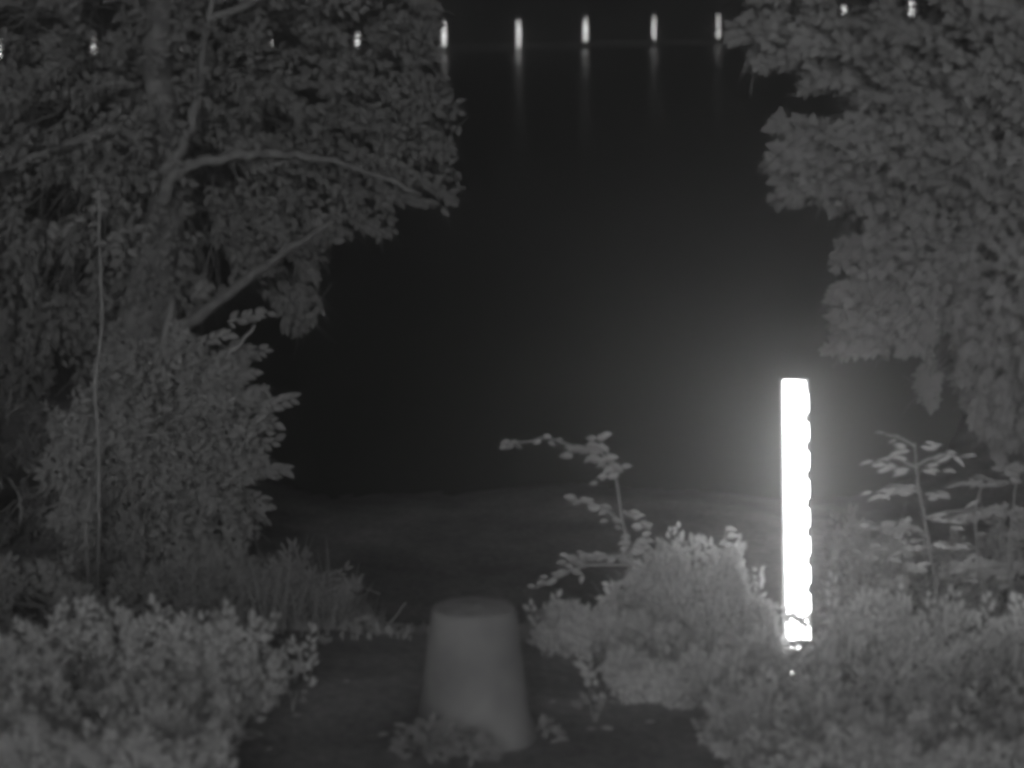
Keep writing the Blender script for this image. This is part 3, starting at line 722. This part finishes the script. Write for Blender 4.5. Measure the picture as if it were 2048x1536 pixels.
# leaves crossing the lower part of the gauge
sp = []
for (px, py, dx, dz, f) in ((1562, 1220, 1, -.1, .8), (1566, 1230, 1, -.15, .6), (1576, 1222, 1, -.5, .9), (1582, 1232, 1, -.6, .9), (1590, 1230, 1, -.5, .9), (1594, 1244, 1, -.5, .8), (1604, 1238, 1, -.3, .7), (1606, 1254, 1, -.5, .6), (1560, 1226, 1, -.3, .9), (1570, 1234, 1, -.7, .7), (1588, 1222, 1, -.2, .7), (1600, 1246, .9, -.4, .7), (1612, 1236, 1, -.4, .5), (1574, 1214, 1, .05, .5), (1606, 1218, 1, -.2, .45),(1556, 1288, 1, 0.05, 1.0), (1572, 1292, 1, -0.1, 1.0), (1592, 1290, 1, 0.05, 1.0), (1624, 1292, -1, 0.1, 1.0), (1566, 1306, 1, 0, 1.0), (1588, 1312, 1, 0.1, 1.0), (1612, 1314, -1, 0.1, 1.0), (1636, 1310, -1, -0.1, 1.0), (1580, 1326, 1, 0.1, 1.0), (1606, 1330, 1, 0.1, 1.0), (1560, 1324, 1, 0, 1.0),  (1622, 1222, -.9, -.35, .55), (1598, 1222, .5, -.8, .45), (1625, 1252, -.9, .25, .55), (1614, 1262, -.3, -1, .4),
                       (1560, 1282, 1, -.1, .9), (1585, 1290, 1, .12, .8), (1618, 1282, -1, -.2, .7), (1570, 1300, 1, -.3, .9), (1600, 1305, 1, .1, .9), (1630, 1300, -1, 0, .9), (1575, 1320, 1, .1, 1), (1610, 1325, .9, .3, 1), (1640, 1320, -1, .1, 1), (1590, 1335, .3, 1, 1), (1560, 1335, 1, 0, 1)):
    sp.append((px, py, dx, dz, f))
weed((1650, 1400), [['b', (1640, 1330), (1632, 1270), (1600, 1240), (1562, 1216)], [(1640, 1335), (1600, 1310), (1560, 1295)]], 11.2, 'leafy sprig crossing the bottom of the gauge face', sp, .06)

# grass and reeds by the water, left of centre
def blades(n, region, Y0, Y1, h0, h1, lab, name, m, cat, group=None, kindstuff=True):
    V, Fc = [], []
    x0, x1 = region
    for i in range(n):
        Y = random.uniform(Y0, Y1); u = random.random(); x = (x0 + (x1 - x0) * u - 1024) / F * Y * 1.01
        z = gz(x, Y); h = random.uniform(h0, h1) * (math.sin(math.pi * min(1, max(0, u))) * .6 + .4); wd = random.uniform(.003, .006)
        lx, ly = random.gauss(0, .16) * h, random.gauss(0, .12) * h
        o = len(V)
        for t in (0, .4, .75):
            V += [(x + lx * t * t - wd * (1 - t * .5), Y + ly * t * t, z + h * t), (x + lx * t * t + wd * (1 - t * .5), Y + ly * t * t, z + h * t)]
        V.append((x + lx, Y + ly, z + h))
        Fc += [(o, o + 1, o + 3, o + 2), (o + 2, o + 3, o + 5, o + 4), (o + 4, o + 5, o + 6)]
    ob = mesh_obj(name, V, Fc, m, kind='stuff'); tag(ob, lab, cat); return ob
shrub('low_weeds', [(380, 1180), (440, 1120), (520, 1135), (600, 1120), (660, 1165), (710, 1170), (700, 1215), (780, 1240), (860, 1255), (860, 1300), (560, 1300), (380, 1300)], 11.3, .6, 420, 8, .04, 'narrow', L_dim,
      'soft dim weedy mass on the bank left of the bollard', 'weeds', 60, [(640, 1175, 20, 12), (590, 1180, 14, 10)], hub=(600, 1400))
blades(420, (400, 760), 10.5, 12.0, .18, .55, 'tall thin grass on the dim bank behind the path, left of the bollard', 'tall_grass', L_dim, 'grass')
blades(320, (380, 900), 9.95, 10.7, .01, .06, 'short ragged grass strip along the far edge of the path', 'grass_strip', L_dim, 'grass')
blades(1500, (1030, 1300), 10.0, 10.6, .03, .10, 'low ragged grass right of the bollard below the pale bush', 'low_grass', L_weed, 'grass')

# small plants round the bollard and along the path
def tuft(px, py, w_, h_, n, lab, size=.04, Y=None, m=L_weed):
    Yt = Y or 8.5
    b = at(px, py, Yt); b.z = gz(b.x, Yt)
    root = empty('small_plant', b, lab, 'plant', 'small plants on the path')
    lv = []
    for k in range(n):
        u = random.uniform(-1, 1); v = random.random() ** .8
        p = at(px + u * w_ / 2, py - v * h_ * (1 - .5 * abs(u)), Yt); p.y += random.uniform(-.05, .05); p.z = max(p.z, gz(p.x, p.y) + .005)
        lv.append((p, (u + random.gauss(0, .4), random.gauss(0, .4), .2 + random.gauss(0, .4)), (random.gauss(0, .3), -.6, .7), size * random.uniform(.6, 1.2)))
    build_leaves(lv, 'ovate', m, root, n)
    for k in range(3):
        e = at(px + random.uniform(-.3, .3) * w_, py - h_ * .5, Yt); limb('stem', [b, b.lerp(e, .5), e], .003, .002, M_barkp, root, .001, 5)
    return root
tuft(860, 1512, 130, 70, 110, 'leafy weed clump in front of the bollard foot, left side', .036, 8.42)
tuft(940, 1522, 90, 55, 60, 'leafy weed clump in front of the bollard foot, near its middle', .036, 8.38)
tuft(1092, 1480, 40, 50, 16, 'small upright weed on the right of the bollard foot', .04, 8.75)
tuft(585, 1405, 40, 50, 12, 'tiny weed on the path beside the pale left bush', .035, 9.05, L_dim)
tuft(630, 1330, 50, 22, 10, 'flat weed by the grass strip at the path edge', .035, 9.9, L_dim)
tuft(720, 1262, 60, 26, 20, 'small leafy weed on the grass strip left of the bollard', .045, 10.2)
tuft(1190, 1420, 60, 30, 16, 'flat weed below the pale bush right of the bollard', .04, 9.0)
# fallen leaves: bright specks
M_leafdry = mat('dry_leaf', .7, .6, .2, 20)
SPK = [(483, 1477, .055, 'pale fallen leaf near the bottom left bush tip'), (584, 1439, .035, 'small fallen leaf right of the pale left bush'), (547, 1497, .03, 'small fallen leaf near the bottom edge left of the bollard'),
 (437, 1516, .04, 'fallen leaf under the lower right tip of the pale left bush'), (788, 1458, .06, 'pale fallen leaf left of the bollard foot'), (755, 1482, .045, 'dim fallen leaf left of the weed clump'), (775, 1514, .05, 'fallen leaf below the weed clump at the bollard'),
 (1118, 1492, .04, 'fallen leaf right of the bollard foot'), (1173, 1462, .035, 'fallen leaf on the path lower right of the bollard'), (1228, 1460, .05, 'pale fallen leaf left of the bottom right bush'), (1112, 1400, .03, 'small fallen leaf beside the bollard shaft'),
 (1290, 1440, .04, 'fallen leaf beneath the middle pale bush'), (700, 1385, .03, 'small fallen leaf in the middle of the dark path')]
for px, py, s, lab in SPK:
    d = at(px, py, 1.0); t_ = (0 - CAMZ) / (d.z - CAMZ); p = Vector((d.x * t_, t_, 0)); p.z = gz(p.x, p.y) + .012
    V, Fc = TEMPL['ovate']; a = random.uniform(-1, 1) * .6 + random.choice((-1.57, 1.57)); ca, sa = math.cos(a), math.sin(a)
    VV = [(p.x + s * (x * ca - y * sa), p.y + s * (x * sa + y * ca), p.z + s * (.3 * z + (.55 - .3) * .6 * (x * sa + y * ca))) for x, y, z in V]
    o = mesh_obj('fallen_leaf', VV, Fc, M_leafdry)
    tag(o, lab, 'leaf', 'fallen leaves on the path')
    # origin on the leaf itself
    o.data.transform(Matrix.Translation(-p)); o.location = p

# ------------------------------------------------------------------ haze
hz = bpy.data.materials.new('night_haze'); hz.use_nodes = True; t = hz.node_tree; t.nodes.clear()
pv = t.nodes.new('ShaderNodeVolumePrincipled'); pv.inputs['Density'].default_value = HAZE_DENSITY; pv.inputs['Anisotropy'].default_value = HAZE_G
pv.inputs['Color'].default_value = (.9, .9, .9, 1)
oo = t.nodes.new('ShaderNodeOutputMaterial'); t.links.new(pv.outputs[0], oo.inputs['Volume'])
X0, X1, Y0, Y1, Z0, Z1 = -230, 230, -70, 190, -2.2, 7.5
V = [(x, y, z) for x in (X0, X1) for y in (Y0, Y1) for z in (Z0, Z1)]
Fc = [(0, 1, 3, 2), (4, 6, 7, 5), (0, 4, 5, 1), (2, 3, 7, 6), (0, 2, 6, 4), (1, 5, 7, 3)]
o = mesh_obj('haze', V, Fc, hz, kind='stuff'); tag(o, 'thin grey night haze glowing softly round the bright gauge', 'haze')
